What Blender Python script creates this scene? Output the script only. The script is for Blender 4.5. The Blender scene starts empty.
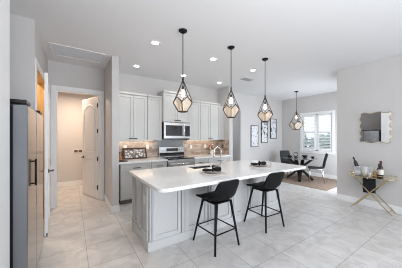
import bpy, bmesh, math, random
from mathutils import Vector, Matrix
random.seed(4)
PI = math.pi
sc = bpy.context.scene
col = sc.collection
H = 3.02          # ceiling height
YW = 4.98         # kitchen / gallery wall plane
XL = -0.42        # left wall plane
XR = 5.18         # right wall plane
XD = 7.5          # dining window wall plane

# ------------------------------------------------------------------ camera
cam_d = bpy.data.cameras.new('camera')
cam = bpy.data.objects.new('camera', cam_d)
col.objects.link(cam)
cam.location = (0, 0, 1.46)
cam.rotation_euler = (PI/2, 0, -math.atan((201-72.6)/193.0))
cam_d.sensor_fit = 'HORIZONTAL'
cam_d.sensor_width = 36
cam_d.lens = 193.0/402*36
cam_d.shift_y = (137.0-134.0)/402
cam_d.clip_start = 0.02
sc.camera = cam

# ------------------------------------------------------------------ world, light, exposure
w = bpy.data.worlds.new('sky'); sc.world = w; w.use_nodes = True
nt = w.node_tree; nt.nodes.clear()
bg = nt.nodes.new('ShaderNodeBackground'); wo = nt.nodes.new('ShaderNodeOutputWorld')
bg.inputs[0].default_value = (0.80, 0.89, 1.0, 1); bg.inputs[1].default_value = 1.5
nt.links.new(bg.outputs[0], wo.inputs[0])

def area(name, loc, rot, sx, sy, power, color=(1, 1, 1), spread=PI):
    l = bpy.data.lights.new(name, 'AREA'); l.shape = 'RECTANGLE'; l.size = sx; l.size_y = sy
    l.energy = power; l.color = color; l.spread = spread
    o = bpy.data.objects.new(name, l); col.objects.link(o); o.location = loc; o.rotation_euler = rot
    return o
# daylight of the sliding glass doors behind the photographer
area('daylight_patio_doors', (2.6, -3.85, 1.35), (PI/2, 0, 0), 4.6, 2.5, 78, (0.86, 0.93, 1.0))
# added fill aimed up behind the photographer to brighten ceiling and room
area('ceiling_bounce_fill', (0.9, -0.9, 1.75), (PI-0.15, 0, -0.4), 1.6, 1.6, 52, (0.96, 0.98, 1.0))
# added cool fill in an assumed, unseen nook opening; brightens gallery wall and floor
area('nook_daylight_fill', (6.45, 2.0, 1.15), (PI/2, 0, 0), 1.5, 2.0, 34, (0.86, 0.93, 1.0))
# laundry room ceiling light
area('laundry_light', (0.1, 6.0, 2.7), (0, 0, 0), 0.3, 0.3, 26, (1.0, 0.76, 0.57))
area('pantry_light', (-0.95, 4.2, 2.8), (0, 0, 0), 0.25, 0.25, 14, (1.0, 0.80, 0.60))
area('hallway_light', (4.7, 6.2, 2.8), (0, 0, 0), 0.3, 0.3, 9, (0.85, 0.93, 1.0))
sc.view_settings.view_transform = 'Standard'
sc.view_settings.look = 'None'
sc.view_settings.exposure = 0.68
sc.view_settings.gamma = 1.0
sc.view_settings.use_curve_mapping = False
sc.cycles.use_denoising = True
sc.cycles.filter_width = 1.0
sc.cycles.max_bounces = 14
sc.cycles.transparent_max_bounces = 24
sc.cycles.diffuse_bounces = 6
sc.cycles.sample_clamp_indirect = 6.0
sc.cycles.caustics_reflective = False
sc.cycles.caustics_refractive = False

# ------------------------------------------------------------------ materials
MATS = {}
def mat(name, c, rough=0.5, metal=0.0, vary=0.0, scale=8.0, bump=0.0, bscale=60.0, trans=0.0, ior=1.45,
        emis=None, estr=0.0, spec=0.5, stretch=None, coat=0.0):
    m = bpy.data.materials.new(name); m.use_nodes = True
    t = m.node_tree; b = t.nodes['Principled BSDF']
    b.inputs['Base Color'].default_value = (*c, 1)
    b.inputs['Roughness'].default_value = rough; b.inputs['Metallic'].default_value = metal
    b.inputs['Transmission Weight'].default_value = trans; b.inputs['IOR'].default_value = ior
    b.inputs['Specular IOR Level'].default_value = spec
    b.inputs['Coat Weight'].default_value = coat
    if emis: b.inputs['Emission Color'].default_value = (*emis, 1); b.inputs['Emission Strength'].default_value = estr
    tc = t.nodes.new('ShaderNodeTexCoord')
    src = tc.outputs['Object']
    if stretch:
        mp = t.nodes.new('ShaderNodeMapping'); mp.inputs['Scale'].default_value = stretch
        t.links.new(src, mp.inputs[0]); src = mp.outputs[0]
    if vary > 0:
        n = t.nodes.new('ShaderNodeTexNoise'); n.inputs['Scale'].default_value = scale; n.inputs['Detail'].default_value = 4
        r = t.nodes.new('ShaderNodeValToRGB')
        r.color_ramp.elements[0].position = 0.3; r.color_ramp.elements[1].position = 0.7
        r.color_ramp.elements[0].color = (*[max(0, x*(1-vary)) for x in c], 1)
        r.color_ramp.elements[1].color = (*[min(1, x*(1+vary)) for x in c], 1)
        t.links.new(src, n.inputs['Vector']); t.links.new(n.outputs[0], r.inputs[0])
        t.links.new(r.outputs[0], b.inputs['Base Color'])
    if bump > 0:
        n2 = t.nodes.new('ShaderNodeTexNoise'); n2.inputs['Scale'].default_value = bscale
        bp = t.nodes.new('ShaderNodeBump'); bp.inputs['Strength'].default_value = bump; bp.inputs['Distance'].default_value = 0.01
        t.links.new(src, n2.inputs['Vector']); t.links.new(n2.outputs[0], bp.inputs['Height'])
        t.links.new(bp.outputs[0], b.inputs['Normal'])
    MATS[name] = m
    return m

m_wall = mat('wall_paint', (0.60, 0.58, 0.57), 0.7, vary=0.02, scale=2, bump=0.03, bscale=150)
m_ceil = mat('ceiling_paint', (0.76, 0.76, 0.77), 0.8, bump=0.05, bscale=90)
m_trim = mat('white_trim_paint', (0.84, 0.84, 0.84), 0.35)
m_cab = mat('cabinet_paint', (0.56, 0.56, 0.545), 0.4, vary=0.02, scale=3)
m_cabdark = mat('cabinet_toe_kick', (0.16, 0.155, 0.15), 0.6)
m_isl = mat('island_paint', (0.60, 0.60, 0.60), 0.4, vary=0.015, scale=3)
m_handle = mat('dark_bronze_hardware', (0.035, 0.03, 0.028), 0.35, 0.8)
m_steel = mat('brushed_steel', (0.62, 0.62, 0.63), 0.22, 1.0, vary=0.06, scale=30, stretch=(1, 1, 25))
m_steeld = mat('dark_stainless', (0.34, 0.34, 0.35), 0.16, 1.0, vary=0.05, scale=20, stretch=(1, 1, 20))
m_fridgeside = mat('fridge_side_grey', (0.20, 0.205, 0.22), 0.35, 0.6)
m_blackpl = mat('black_plastic', (0.012, 0.012, 0.014), 0.3)
m_blackgl = mat('black_glass', (0.02, 0.02, 0.022), 0.05, coat=0.5)
m_leather = mat('black_leather', (0.008, 0.008, 0.009), 0.55, bump=0.12, bscale=220, spec=0.2)
m_blackmetal = mat('black_metal', (0.008, 0.008, 0.009), 0.5, spec=0.25)
m_chrome = mat('chrome', (0.75, 0.75, 0.77), 0.12, 1.0)
m_gold = mat('brushed_gold', (0.72, 0.58, 0.33), 0.25, 1.0)
m_brass = mat('bronze_cage_metal', (0.075, 0.05, 0.035), 0.35, 0.9)
m_mirror = mat('mirror_glass', (0.92, 0.93, 0.94), 0.01, 1.0)
m_greyfab = mat('charcoal_fabric', (0.045, 0.045, 0.05), 0.8, bump=0.1, bscale=300)
m_blackcloth = mat('black_cloth', (0.007, 0.007, 0.008), 0.9, bump=0.3, bscale=60)
m_woodblack = mat('black_stained_wood', (0.010, 0.009, 0.009), 0.45)
m_pine = mat('pine_wood', (0.60, 0.37, 0.15), 0.5, vary=0.25, scale=3, stretch=(6, 6, 0.7))
m_darkwood = mat('dark_walnut', (0.06, 0.028, 0.018), 0.4, vary=0.3, scale=6, stretch=(1, 8, 8))
m_plate = mat('woven_placemat', (0.60, 0.56, 0.53), 0.7, vary=0.15, scale=90, bump=0.3, bscale=200)
m_plate2 = mat('greige_stoneware', (0.52, 0.49, 0.45), 0.35)
m_white = mat('white_ceramic', (0.85, 0.85, 0.84), 0.2)
m_plastic = mat('white_plastic', (0.80, 0.79, 0.77), 0.35)
m_amber = mat('amber_seeded_glass', (0.68, 0.60, 0.51), 0.15, trans=0.75, ior=1.1, bump=0.1, bscale=60)
m_clear = mat('clear_glass', (0.98, 0.99, 0.99), 0.02, trans=1.0, ior=1.18)
for _m, _a in ((m_clear, 0.30), (m_amber, 0.42)):
    _b = _m.node_tree.nodes['Principled BSDF']; _b.inputs['Alpha'].default_value = _a; _b.inputs['Transmission Weight'].default_value = 0.0
m_pane = mat('window_glass', (1, 1, 1), 0.0, trans=1.0, ior=1.02)
m_wine = mat('dark_wine_glass', (0.02, 0.006, 0.006), 0.08, coat=0.6)
m_greengl = mat('dark_green_glass', (0.01, 0.035, 0.025), 0.08, coat=0.6)
m_whisky = mat('amber_liquor', (0.40, 0.19, 0.06), 0.1)
m_foil = mat('red_foil', (0.10, 0.012, 0.02), 0.35, 0.4)
m_label = mat('cream_label', (0.80, 0.76, 0.66), 0.6)
m_rug = mat('jute_rug', (0.26, 0.19, 0.145), 0.95, vary=0.25, scale=25, bump=0.5, bscale=160)
m_bulb = mat('warm_bulb', (1, 0.9, 0.75), 0.4, emis=(1.0, 0.82, 0.60), estr=4.5)
m_led = mat('recessed_led', (1, 1, 1), 0.4, emis=(1.0, 0.95, 0.88), estr=9)
m_orange = mat('copper_petals', (0.50, 0.17, 0.07), 0.6, vary=0.3, scale=40)
m_leaf = mat('leaf_green', (0.20, 0.26, 0.22), 0.6, vary=0.4, scale=6)
m_bark = mat('tree_bark', (0.13, 0.09, 0.06), 0.9)
m_grass = mat('lawn', (0.16, 0.22, 0.09), 0.9, vary=0.2, scale=3)
m_blind = mat('blind_slat_white', (0.86, 0.87, 0.88), 0.45)
m_grille = mat('vent_grey', (0.42, 0.42, 0.42), 0.5)
m_ventdark = mat('vent_dark', (0.12, 0.12, 0.12), 0.6)
m_returngr = mat('return_grille_paint', (0.90, 0.90, 0.91), 0.6)
m_liquid = mat('pale_drink', (0.75, 0.62, 0.45), 0.2)
m_paper = mat('print_white', (0.82, 0.82, 0.83), 0.4)

def quartz():
    m = mat('white_quartz', (0.86, 0.855, 0.85), 0.09)
    t = m.node_tree; b = t.nodes['Principled BSDF']
    tc = [n for n in t.nodes if n.type == 'TEX_COORD'][0]
    n = t.nodes.new('ShaderNodeTexNoise'); n.inputs['Scale'].default_value = 1.6; n.inputs['Detail'].default_value = 8
    n.inputs['Distortion'].default_value = 1.5
    r = t.nodes.new('ShaderNodeValToRGB')
    e = r.color_ramp.elements
    e[0].position = 0.47; e[0].color = (0.86, 0.855, 0.85, 1)
    e[1].position = 0.53; e[1].color = (0.86, 0.855, 0.85, 1)
    k = r.color_ramp.elements.new(0.5); k.color = (0.82, 0.815, 0.81, 1)
    t.links.new(tc.outputs['Object'], n.inputs['Vector']); t.links.new(n.outputs[0], r.inputs[0]); t.links.new(r.outputs[0], b.inputs['Base Color'])
    return m
m_quartz = quartz()

def floor_mat():
    m = bpy.data.materials.new('porcelain_floor_tile'); m.use_nodes = True
    t = m.node_tree; b = t.nodes['Principled BSDF']
    tc = t.nodes.new('ShaderNodeTexCoord')
    mp = t.nodes.new('ShaderNodeMapping'); mp.inputs['Location'].default_value = (-0.15, -0.45, 0)
    br = t.nodes.new('ShaderNodeTexBrick')
    br.offset = 0.0; br.inputs['Scale'].default_value = 1.0
    br.inputs['Brick Width'].default_value = 0.51; br.inputs['Row Height'].default_value = 0.51
    br.inputs['Mortar Size'].default_value = 0.0035; br.inputs['Mortar Smooth'].default_value = 0.2
    br.inputs['Color1'].default_value = (1, 1, 1, 1); br.inputs['Color2'].default_value = (0.93, 0.93, 0.93, 1)
    br.inputs['Mortar'].default_value = (0.50, 0.48, 0.465, 1)
    n = t.nodes.new('ShaderNodeTexNoise'); n.inputs['Scale'].default_value = 4.2; n.inputs['Detail'].default_value = 9
    n.inputs['Roughness'].default_value = 0.6; n.inputs['Distortion'].default_value = 1.2
    r = t.nodes.new('ShaderNodeValToRGB'); e = r.color_ramp.elements
    e[0].position = 0.36; e[0].color = (0.56, 0.54, 0.525, 1); e[1].position = 0.62; e[1].color = (0.71, 0.69, 0.675, 1)
    mx = t.nodes.new('ShaderNodeMix'); mx.data_type = 'RGBA'; mx.blend_type = 'MULTIPLY'; mx.inputs[0].default_value = 1.0
    t.links.new(tc.outputs['Object'], mp.inputs[0]); t.links.new(mp.outputs[0], br.inputs['Vector'])
    t.links.new(tc.outputs['Object'], n.inputs['Vector']); t.links.new(n.outputs[0], r.inputs[0])
    t.links.new(r.outputs[0], mx.inputs[6]); t.links.new(br.outputs[0], mx.inputs[7])
    t.links.new(mx.outputs[2], b.inputs['Base Color'])
    b.inputs['Roughness'].default_value = 0.33
    bp = t.nodes.new('ShaderNodeBump'); bp.inputs['Strength'].default_value = 0.25; bp.inputs['Distance'].default_value = 0.002
    iv = t.nodes.new('ShaderNodeMath'); iv.operation = 'SUBTRACT'; iv.inputs[0].default_value = 1.0
    t.links.new(br.outputs['Fac'], iv.inputs[1]); t.links.new(iv.outputs[0], bp.inputs['Height']); t.links.new(bp.outputs[0], b.inputs['Normal'])
    return m
m_floor = floor_mat()

def splash_mat():
    m = bpy.data.materials.new('stone_mosaic_backsplash'); m.use_nodes = True
    t = m.node_tree; b = t.nodes['Principled BSDF']
    tc = t.nodes.new('ShaderNodeTexCoord')
    sx = t.nodes.new('ShaderNodeSeparateXYZ'); cx = t.nodes.new('ShaderNodeCombineXYZ')
    ad = t.nodes.new('ShaderNodeMath'); ad.operation = 'ADD'
    t.links.new(tc.outputs['Object'], sx.inputs[0])
    t.links.new(sx.outputs[0], ad.inputs[0]); t.links.new(sx.outputs[1], ad.inputs[1])
    t.links.new(ad.outputs[0], cx.inputs[0]); t.links.new(sx.outputs[2], cx.inputs[1])
    br = t.nodes.new('ShaderNodeTexBrick'); br.offset = 0.37
    br.inputs['Scale'].default_value = 1.0; br.inputs['Brick Width'].default_value = 0.24; br.inputs['Row Height'].default_value = 0.05
    br.inputs['Mortar Size'].default_value = 0.0016; br.inputs['Bias'].default_value = -0.1
    br.inputs['Color1'].default_value = (0.31, 0.22, 0.17, 1); br.inputs['Color2'].default_value = (0.56, 0.48, 0.41, 1)
    br.inputs['Mortar'].default_value = (0.30, 0.25, 0.21, 1)
    n = t.nodes.new('ShaderNodeTexNoise'); n.inputs['Scale'].default_value = 9; n.inputs['Detail'].default_value = 5
    mx = t.nodes.new('ShaderNodeMix'); mx.data_type = 'RGBA'; mx.blend_type = 'OVERLAY'; mx.inputs[0].default_value = 0.6
    t.links.new(cx.outputs[0], br.inputs['Vector']); t.links.new(tc.outputs['Object'], n.inputs['Vector'])
    t.links.new(br.outputs[0], mx.inputs[6]); t.links.new(n.outputs[0], mx.inputs[7])
    t.links.new(mx.outputs[2], b.inputs['Base Color']); b.inputs['Roughness'].default_value = 0.3
    return m
m_splash = splash_mat()

def art_mat(name, seed):
    m = bpy.data.materials.new(name); m.use_nodes = True
    t = m.node_tree; b = t.nodes['Principled BSDF']
    tc = t.nodes.new('ShaderNodeTexCoord')
    mp = t.nodes.new('ShaderNodeMapping'); mp.inputs['Location'].default_value = (seed*3.7, seed*1.3, seed*2.1)
    n = t.nodes.new('ShaderNodeTexNoise'); n.inputs['Scale'].default_value = 4.2; n.inputs['Detail'].default_value = 6; n.inputs['Distortion'].default_value = 2.4
    r = t.nodes.new('ShaderNodeValToRGB'); e = r.color_ramp.elements
    e[0].position = 0.30; e[0].color = (0.02, 0.022, 0.035, 1); e[1].position = 0.47; e[1].color = (0.74, 0.75, 0.78, 1)
    k = e.new(0.39); k.color = (0.28, 0.30, 0.36, 1)
    t.links.new(tc.outputs['Object'], mp.inputs[0]); t.links.new(mp.outputs[0], n.inputs['Vector'])
    t.links.new(n.outputs[0], r.inputs[0]); t.links.new(r.outputs[0], b.inputs['Base Color'])
    b.inputs['Roughness'].default_value = 0.35
    return m

# ------------------------------------------------------------------ mesh helpers
class MB:
    def __init__(s): s.bm = bmesh.new()
    def box(s, x0, x1, y0, y1, z0, z1):
        v = [s.bm.verts.new(p) for p in ((x0,y0,z0),(x1,y0,z0),(x1,y1,z0),(x0,y1,z0),(x0,y0,z1),(x1,y0,z1),(x1,y1,z1),(x0,y1,z1))]
        for f in ((0,3,2,1),(4,5,6,7),(0,1,5,4),(1,2,6,5),(2,3,7,6),(3,0,4,7)): s.bm.faces.new([v[i] for i in f])
        return s
    def tube(s, pts, r, n=10, r2=None, cap=True):
        pts = [Vector(p) for p in pts]; rings = []
        L = len(pts)
        prev = None
        for i, p in enumerate(pts):
            d = (pts[min(i+1, L-1)] - pts[max(i-1, 0)]).normalized()
            if prev is None:
                a = d.orthogonal().normalized()
            else:
                a = (prev - d*prev.dot(d)).normalized()
            prev = a
            b = d.cross(a)
            rr = r if r2 is None else r + (r2-r)*i/(L-1)
            rings.append([s.bm.verts.new(p + (a*math.cos(2*PI*k/n) + b*math.sin(2*PI*k/n))*rr) for k in range(n)])
        for i in range(L-1):
            for k in range(n):
                s.bm.faces.new((rings[i][k], rings[i][(k+1)%n], rings[i+1][(k+1)%n], rings[i+1][k]))
        if cap:
            s.bm.faces.new(rings[0][::-1]); s.bm.faces.new(rings[-1])
        return s
    def bar(s, a, b, wd, th):            # rectangular bar between two points
        a = Vector(a); b = Vector(b); d = (b-a).normalized()
        up = Vector((0, 0, 1)) if abs(d.z) < 0.9 else Vector((0, 1, 0))
        u = d.cross(up).normalized()*wd/2; v = d.cross(u).normalized()*th/2
        q = [s.bm.verts.new(p + m*u + n*v) for p in (a, b) for m, n in ((-1,-1),(1,-1),(1,1),(-1,1))]
        for f in ((3,2,1,0),(4,5,6,7),(0,1,5,4),(1,2,6,5),(2,3,7,6),(3,0,4,7)): s.bm.faces.new([q[i] for i in f])
        return s
    def lathe(s, prof, c=(0,0,0), n=24, close=True):
        rings = []
        for r, z in prof:
            if r < 1e-5: rings.append([s.bm.verts.new((c[0], c[1], c[2]+z))])
            else: rings.append([s.bm.verts.new((c[0]+r*math.cos(2*PI*k/n), c[1]+r*math.sin(2*PI*k/n), c[2]+z)) for k in range(n)])
        for a, b in zip(rings, rings[1:]):
            for k in range(n):
                k2 = (k+1) % n
                if len(a) == 1 and len(b) == 1: continue
                if len(a) == 1: s.bm.faces.new((a[0], b[k2], b[k]))
                elif len(b) == 1: s.bm.faces.new((a[k], a[k2], b[0]))
                else: s.bm.faces.new((a[k], a[k2], b[k2], b[k]))
        if close:
            if len(rings[0]) > 1: s.bm.faces.new(rings[0][::-1])
            if len(rings[-1]) > 1: s.bm.faces.new(rings[-1])
        return s
    def prism(s, pts, f, d):             # polygon pts (2-D) mapped by f to 3-D, extruded along vector d
        d = Vector(d)
        a = [s.bm.verts.new(f(*p)) for p in pts]; b = [s.bm.verts.new(Vector(f(*p))+d) for p in pts]
        n = len(pts)
        s.bm.faces.new(a[::-1]); s.bm.faces.new(b)
        for k in range(n): s.bm.faces.new((a[k], a[(k+1)%n], b[(k+1)%n], b[k]))
        return s
    def poly(s, pts):
        s.bm.faces.new([s.bm.verts.new(p) for p in pts]); return s
    def build(s, name, m, parent=None, bevel=0.0, smooth=False, loc=None, sub=0, solid=0.0):
        bmesh.ops.recalc_face_normals(s.bm, faces=s.bm.faces)
        me = bpy.data.meshes.new(name); s.bm.to_mesh(me); s.bm.free()
        me.materials.append(m)
        if smooth:
            for p in me.polygons: p.use_smooth = True
        o = bpy.data.objects.new(name, me); col.objects.link(o)
        if parent is not None: o.parent = parent
        if loc is not None: o.location = loc
        if solid:
            q = o.modifiers.new('solid', 'SOLIDIFY'); q.thickness = solid; q.offset = 0
        if bevel:
            q = o.modifiers.new('bevel', 'BEVEL'); q.width = bevel; q.segments = 2; q.limit_method = 'ANGLE'
        if sub:
            q = o.modifiers.new('sub', 'SUBSURF'); q.levels = sub; q.render_levels = sub
        return o

def tag(o, label, cat, group=None):
    o['label'] = label; o['category'] = cat
    if group: o['group'] = group
    return o
def thing(name, label, cat, loc=(0,0,0), rz=0.0, group=None):
    o = bpy.data.objects.new(name, None); col.objects.link(o); o.empty_display_size = 0.1
    o.location = loc; o.rotation_euler = (0, 0, rz)
    return tag(o, label, cat, group)
def struct(name, mb, m, parent=None, bevel=0.0):
    o = mb.build(name, m, parent, bevel)
    if parent is None: o['kind'] = 'structure'
    return o
def copy_tree(o, parent=None):
    c = o.copy(); col.objects.link(c)
    if parent is not None: c.parent = parent
    for ch in list(o.children): copy_tree(ch, c)
    return c

# ------------------------------------------------------------------ setting
struct('floor', MB().box(-1.6, 7.7, -4.2, 7.3, -0.12, 0), m_floor)
struct('ceiling', MB().box(-1.6, 7.7, -4.2, 7.3, H, H+0.12), m_ceil)
T = 0.12
# left wall with the refrigerator alcove and the pantry opening
b = MB().box(XL-T, XL+0.005, -4.0, 2.10, 0, H)
struct('wall_left', b, m_wall)
struct('trim_6', MB().box(XL+0.005, XL+0.0075, 1.70, 2.10, 0, H).box(XL+0.0075, XL+0.012, 1.76, 1.95, 0, H), m_trim)
b = MB().box(-1.37, XL-T, 2.0, 2.10, 0, H)             # alcove side
b.box(-1.37, -1.25, 2.10, 3.36, 0, H)                  # alcove back
b.box(-1.37, XL, 3.36, 3.47, 0, H)                     # alcove far side
struct('wall_alcove', b, m_wall)
b = MB().box(XL-T, XL, 3.47, 4.45, 2.44, H).box(XL-T, XL, 4.45, YW, 0, H)
struct('wall_pantry', b, m_wall)
struct('wall_pantry_back', MB().box(-1.5, -1.38, 3.47, YW, 0, H), m_wall)
# jamb and casings of the pantry opening
b = MB().box(XL-T+0.001, XL-0.001, 4.425, 4.449, 0, 2.44).box(XL-T+0.001, XL-0.001, 3.472, 4.425, 2.416, 2.439)
struct('trim_1', b, m_pine)
b = MB().box(XL, XL+0.014, 4.45, 4.535, 0, 2.53).box(XL, XL+0.014, 3.385, 4.45, 2.445, 2.53).box(XL, XL+0.014, 3.385, 3.468, 0, 2.445)
struct('trim_2', b, m_trim, bevel=0.004)
# back wall (kitchen, laundry door opening, hall opening, gallery)
DX0, DX1, DH = -0.285, 0.545, 2.44
NX0, NX1, NH = 4.36, 5.02, 2.40
b = MB()
b.box(-1.5, DX0, YW, YW+T, 0, H).box(DX0, DX1, YW, YW+T, DH, H).box(DX1, NX0, YW, YW+T, 0, H)
b.box(NX0, NX1, YW, YW+T, NH, H).box(NX1, XD+T, YW, YW+T, 0, H)
struct('wall_back', b, m_wall)
# wing walls that end the kitchen run
struct('wall_wing_left', MB().box(0.625, 0.755, 4.03, YW, 0, H), m_wall, bevel=0.008)
struct('wall_wing_right', MB().box(3.965, 4.10, 4.40, YW, 0, H), m_wall, bevel=0.008)
# laundry room
b = MB().box(-1.3, 1.2, 7.0, 7.12, 0, H).box(-1.42, -1.3, YW+T, 7.12, 0, H).box(1.1, 1.22, YW+T, 7.0, 0, H)
struct('wall_laundry', b, m_wall)
# hall beyond the opening
b = MB().box(3.9, 5.9, 7.0, 7.12, 0, H).box(3.78, 3.9, YW+T, 7.12, 0, H).box(5.9, 6.02, YW+T, 7.12, 0, H)
struct('wall_hall', b, m_wall)
# right wall, nook return and dining window wall
struct('wall_right', MB().box(XR, XR+T, -4.0, 2.01, 0, H), m_wall, bevel=0.006)
struct('wall_nook', MB().box(XR+T, 5.65, 1.89, 2.01, 0, H).box(7.25, XD+T, 1.89, 2.01, 0, H).box(5.65, 7.25, 1.89, 2.01, 2.2, H), m_wall)  # opening out of view, put in to hold the added nook fill
WY0, WY1, WZ0, WZ1 = 3.05, 4.10, 0.95, 2.31
b = MB().box(XD, XD+T, 2.01, WY0, 0, H).box(XD, XD+T, WY1, YW, 0, H)
b.box(XD, XD+T, WY0, WY1, 0, WZ0).box(XD, XD+T, WY0, WY1, WZ1, H)
struct('wall_window', b, m_wall)
# wall behind the photographer with the wide patio opening
b = MB().box(XL-T, 0.2, -4.12, -4.0, 0, H).box(0.2, 5.0, -4.12, -4.0, 2.6, H).box(5.0, XR+T, -4.12, -4.0, 0, H)
struct('wall_rear', b, m_wall)

# baseboards
def base(name, *boxes):
    b = MB()
    for q in boxes: b.box(*q, 0, 0.135)
    return struct(name, b, m_trim, bevel=0.005)
base('baseboard_right', (XR-0.016, XR, -4.0, 2.01))
base('baseboard_window', (XD-0.016, XD, 2.03, YW))
base('baseboard_gallery', (NX1+0.0, XD-0.016, YW-0.016, YW), (4.10, NX0, YW-0.016, YW))
base('baseboard_wing_left', (0.609, 0.771, 4.014, 4.03), (0.609, 0.625, 4.03, YW))
base('baseboard_wing_right', (3.95, 4.116, 4.384, 4.40), (4.10, 4.116, 4.40, YW-0.016))
base('baseboard_laundry', (-1.3, 1.1, 6.984, 7.0), (1.084, 1.1, YW+T, 6.984))
base('baseboard_left', (XL+0.005, XL+0.02, -4.0, 1.69))
base('baseboard_hall', (3.9, 5.9, 6.984, 7.0))

# laundry door frame and casing
b = MB()
for y0, y1 in ((YW-0.016, YW), ):
    b.box(DX0-0.085, DX0, y0, y1, 0, DH+0.085).box(DX1, DX1+0.064, y0, y1, 0, DH+0.085).box(DX0, DX1, y0, y1, DH, DH+0.085)
b.box(DX0, DX0+0.018, YW, YW+T, 0, DH).box(DX1-0.018, DX1, YW, YW+T, 0, DH).box(DX0+0.018, DX1-0.018, YW, YW+T, DH-0.018, DH)
struct('trim_3', b, m_trim, bevel=0.004)

def panel_leaf(name, w, h, t, panels, label=None):
    """door leaf: hinge at local x=0, runs to +x, face looks to -y; raised arched upper panel"""
    o = MB().box(0, w, 0, t, 0.012, h).build(name, m_trim, None, bevel=0.003)
    o['kind'] = 'structure'
    for sy in (0, 1):
        for (z0, z1, arch) in panels:
            for k, ins in enumerate((0.0, 0.035)):
                x0, x1 = 0.12+ins, w-0.12-ins
                pts = [(x0, z0+ins), (x1, z0+ins), (x1, z1-ins)]
                if arch:
                    for a in range(1, 12):
                        u = a/12
                        pts.append((x1+(x0-x1)*u, z1-ins+0.11*math.sin(PI*u)))
                pts.append((x0, z1-ins))
                y = -0.006 if k == 0 else -0.012
                if sy: y = t
                d = (0, 0.0059, 0) if sy == 0 else (0, 0.006*(k+1), 0)
                if k == 0:
                    # a moulding ring: outline as thin bars
                    q = MB()
                    yy = -0.002 if sy == 0 else t+0.002
                    P3 = [(p[0], yy, p[1]) for p in pts]
                    q.tube(P3+[P3[0]], 0.010, 6, cap=False)
                    q.build('panel_moulding', m_trim, o, smooth=True)
                else:
                    MB().prism(pts, lambda a_, b_, Y=(-0.007 if sy == 0 else t): (a_, Y, b_), (0, 0.007, 0)).build('raised_panel', m_trim, o, bevel=0.003)
    return o
def lever(parent, x, y, z, dx, dy, name='door_handle'):
    b = MB().tube([(x, y, z), (x, y+dy*0.012, z)], 0.028, 16)
    b.tube([(x, y+dy*0.01, z), (x, y+dy*0.05, z), (x+dx*0.02, y+dy*0.056, z), (x+dx*0.12, y+dy*0.056, z)], 0.009, 8)
    return b.build(name, m_handle, parent, smooth=True)
# laundry door: open into the laundry
d1 = panel_leaf('door_1', 0.80, 2.41, 0.04, [(0.20, 0.95, False), (1.10, 2.13, True)])
d1.location = (DX1-0.02, YW+T+0.005, 0); 
d1.rotation_euler = (0, 0, math.atan2(0.79, -0.29))
lever(d1, 0.73, 0.04, 0.95, -1, 1); lever(d1, 0.73, 0, 0.95, -1, -1)
for z in (0.28, 0.95, 1.6, 2.2):
    MB().tube([(-0.008, 0.045, z-0.05), (-0.008, 0.045, z+0.05)], 0.008, 8).box(-0.004, 0.03, 0.04, 0.043, z-0.05, z+0.05).build('hinge', m_handle, d1)
# pantry door: almost edge-on in front of its opening
d2 = panel_leaf('door_2', 0.86, 2.40, 0.042, [(0.20, 0.95, False), (1.10, 2.12, True)])
d2.location = (-0.386, 4.455, 0)
d2.rotation_euler = (0, 0, math.atan2(-0.86, 0.045))
lever(d2, 0.79, 0.042, 0.95, -1, 1)
MB().tube([(0.83, 0.03, 0.06), (0.90, 0.03, 0.035)], 0.008, 8).build('door_stop', m_blackpl, d2)
# pantry shelving
pt = thing('pantry_shelving', 'pine shelving seen through the pantry opening by the refrigerator', 'shelf', (-1.2, 4.2, 0))
for z in (0.4, 0.8, 1.2, 1.6, 2.0, 2.3):
    MB().box(-0.17, 0.17, -0.6, 0.7, z, z+0.02).build('shelf', m_pine, pt)
MB().box(-0.17, 0.17, -0.62, -0.6, 0, 2.4).build('side_panel', m_pine, pt)
MB().box(-0.17, 0.17, 0.7, 0.72, 0, 2.4).build('side_panel', m_pine, pt)

# dining window: casing, frame, two sashes side by side with a meeting rail each
b = MB()
b.box(XD-0.018, XD, WY0-0.075, WY0, WZ0-0.0, WZ1+0.08).box(XD-0.018, XD, WY1, WY1+0.075, WZ0, WZ1+0.08)
b.box(XD-0.018, XD, WY0, WY1, WZ1, WZ1+0.08)
b.box(XD-0.05, XD, WY0-0.10, WY1+0.10, WZ0-0.03, WZ0).box(XD-0.016, XD, WY0-0.075, WY1+0.075, WZ0-0.10, WZ0-0.03)
struct('trim_4', b, m_trim, bevel=0.004)
wm = (WY0+WY1)/2
w1 = struct('window_1', MB().box(XD+0.02, XD+0.09, wm-0.045, wm+0.045, WZ0, WZ1).box(XD+0.02, XD+0.09, WY0, WY0+0.03, WZ0, WZ1)
    .box(XD+0.02, XD+0.09, WY1-0.03, WY1, WZ0, WZ1).box(XD+0.02, XD+0.09, WY0+0.03, WY1-0.03, WZ0, WZ0+0.035).box(XD+0.02, XD+0.09, WY0+0.03, WY1-0.03, WZ1-0.035, WZ1), m_trim, bevel=0.003)
for (a0, a1) in ((WY0+0.03, wm-0.045), (wm+0.045, WY1-0.03)):
    MB().box(XD+0.056, XD+0.085, a0, a1, 1.62, 1.675).build('meeting_rail', m_trim, w1)
    MB().box(XD+0.068, XD+0.072, a0, a1, WZ0+0.035, WZ1-0.035).build('window_pane', m_pane, w1)
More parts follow.
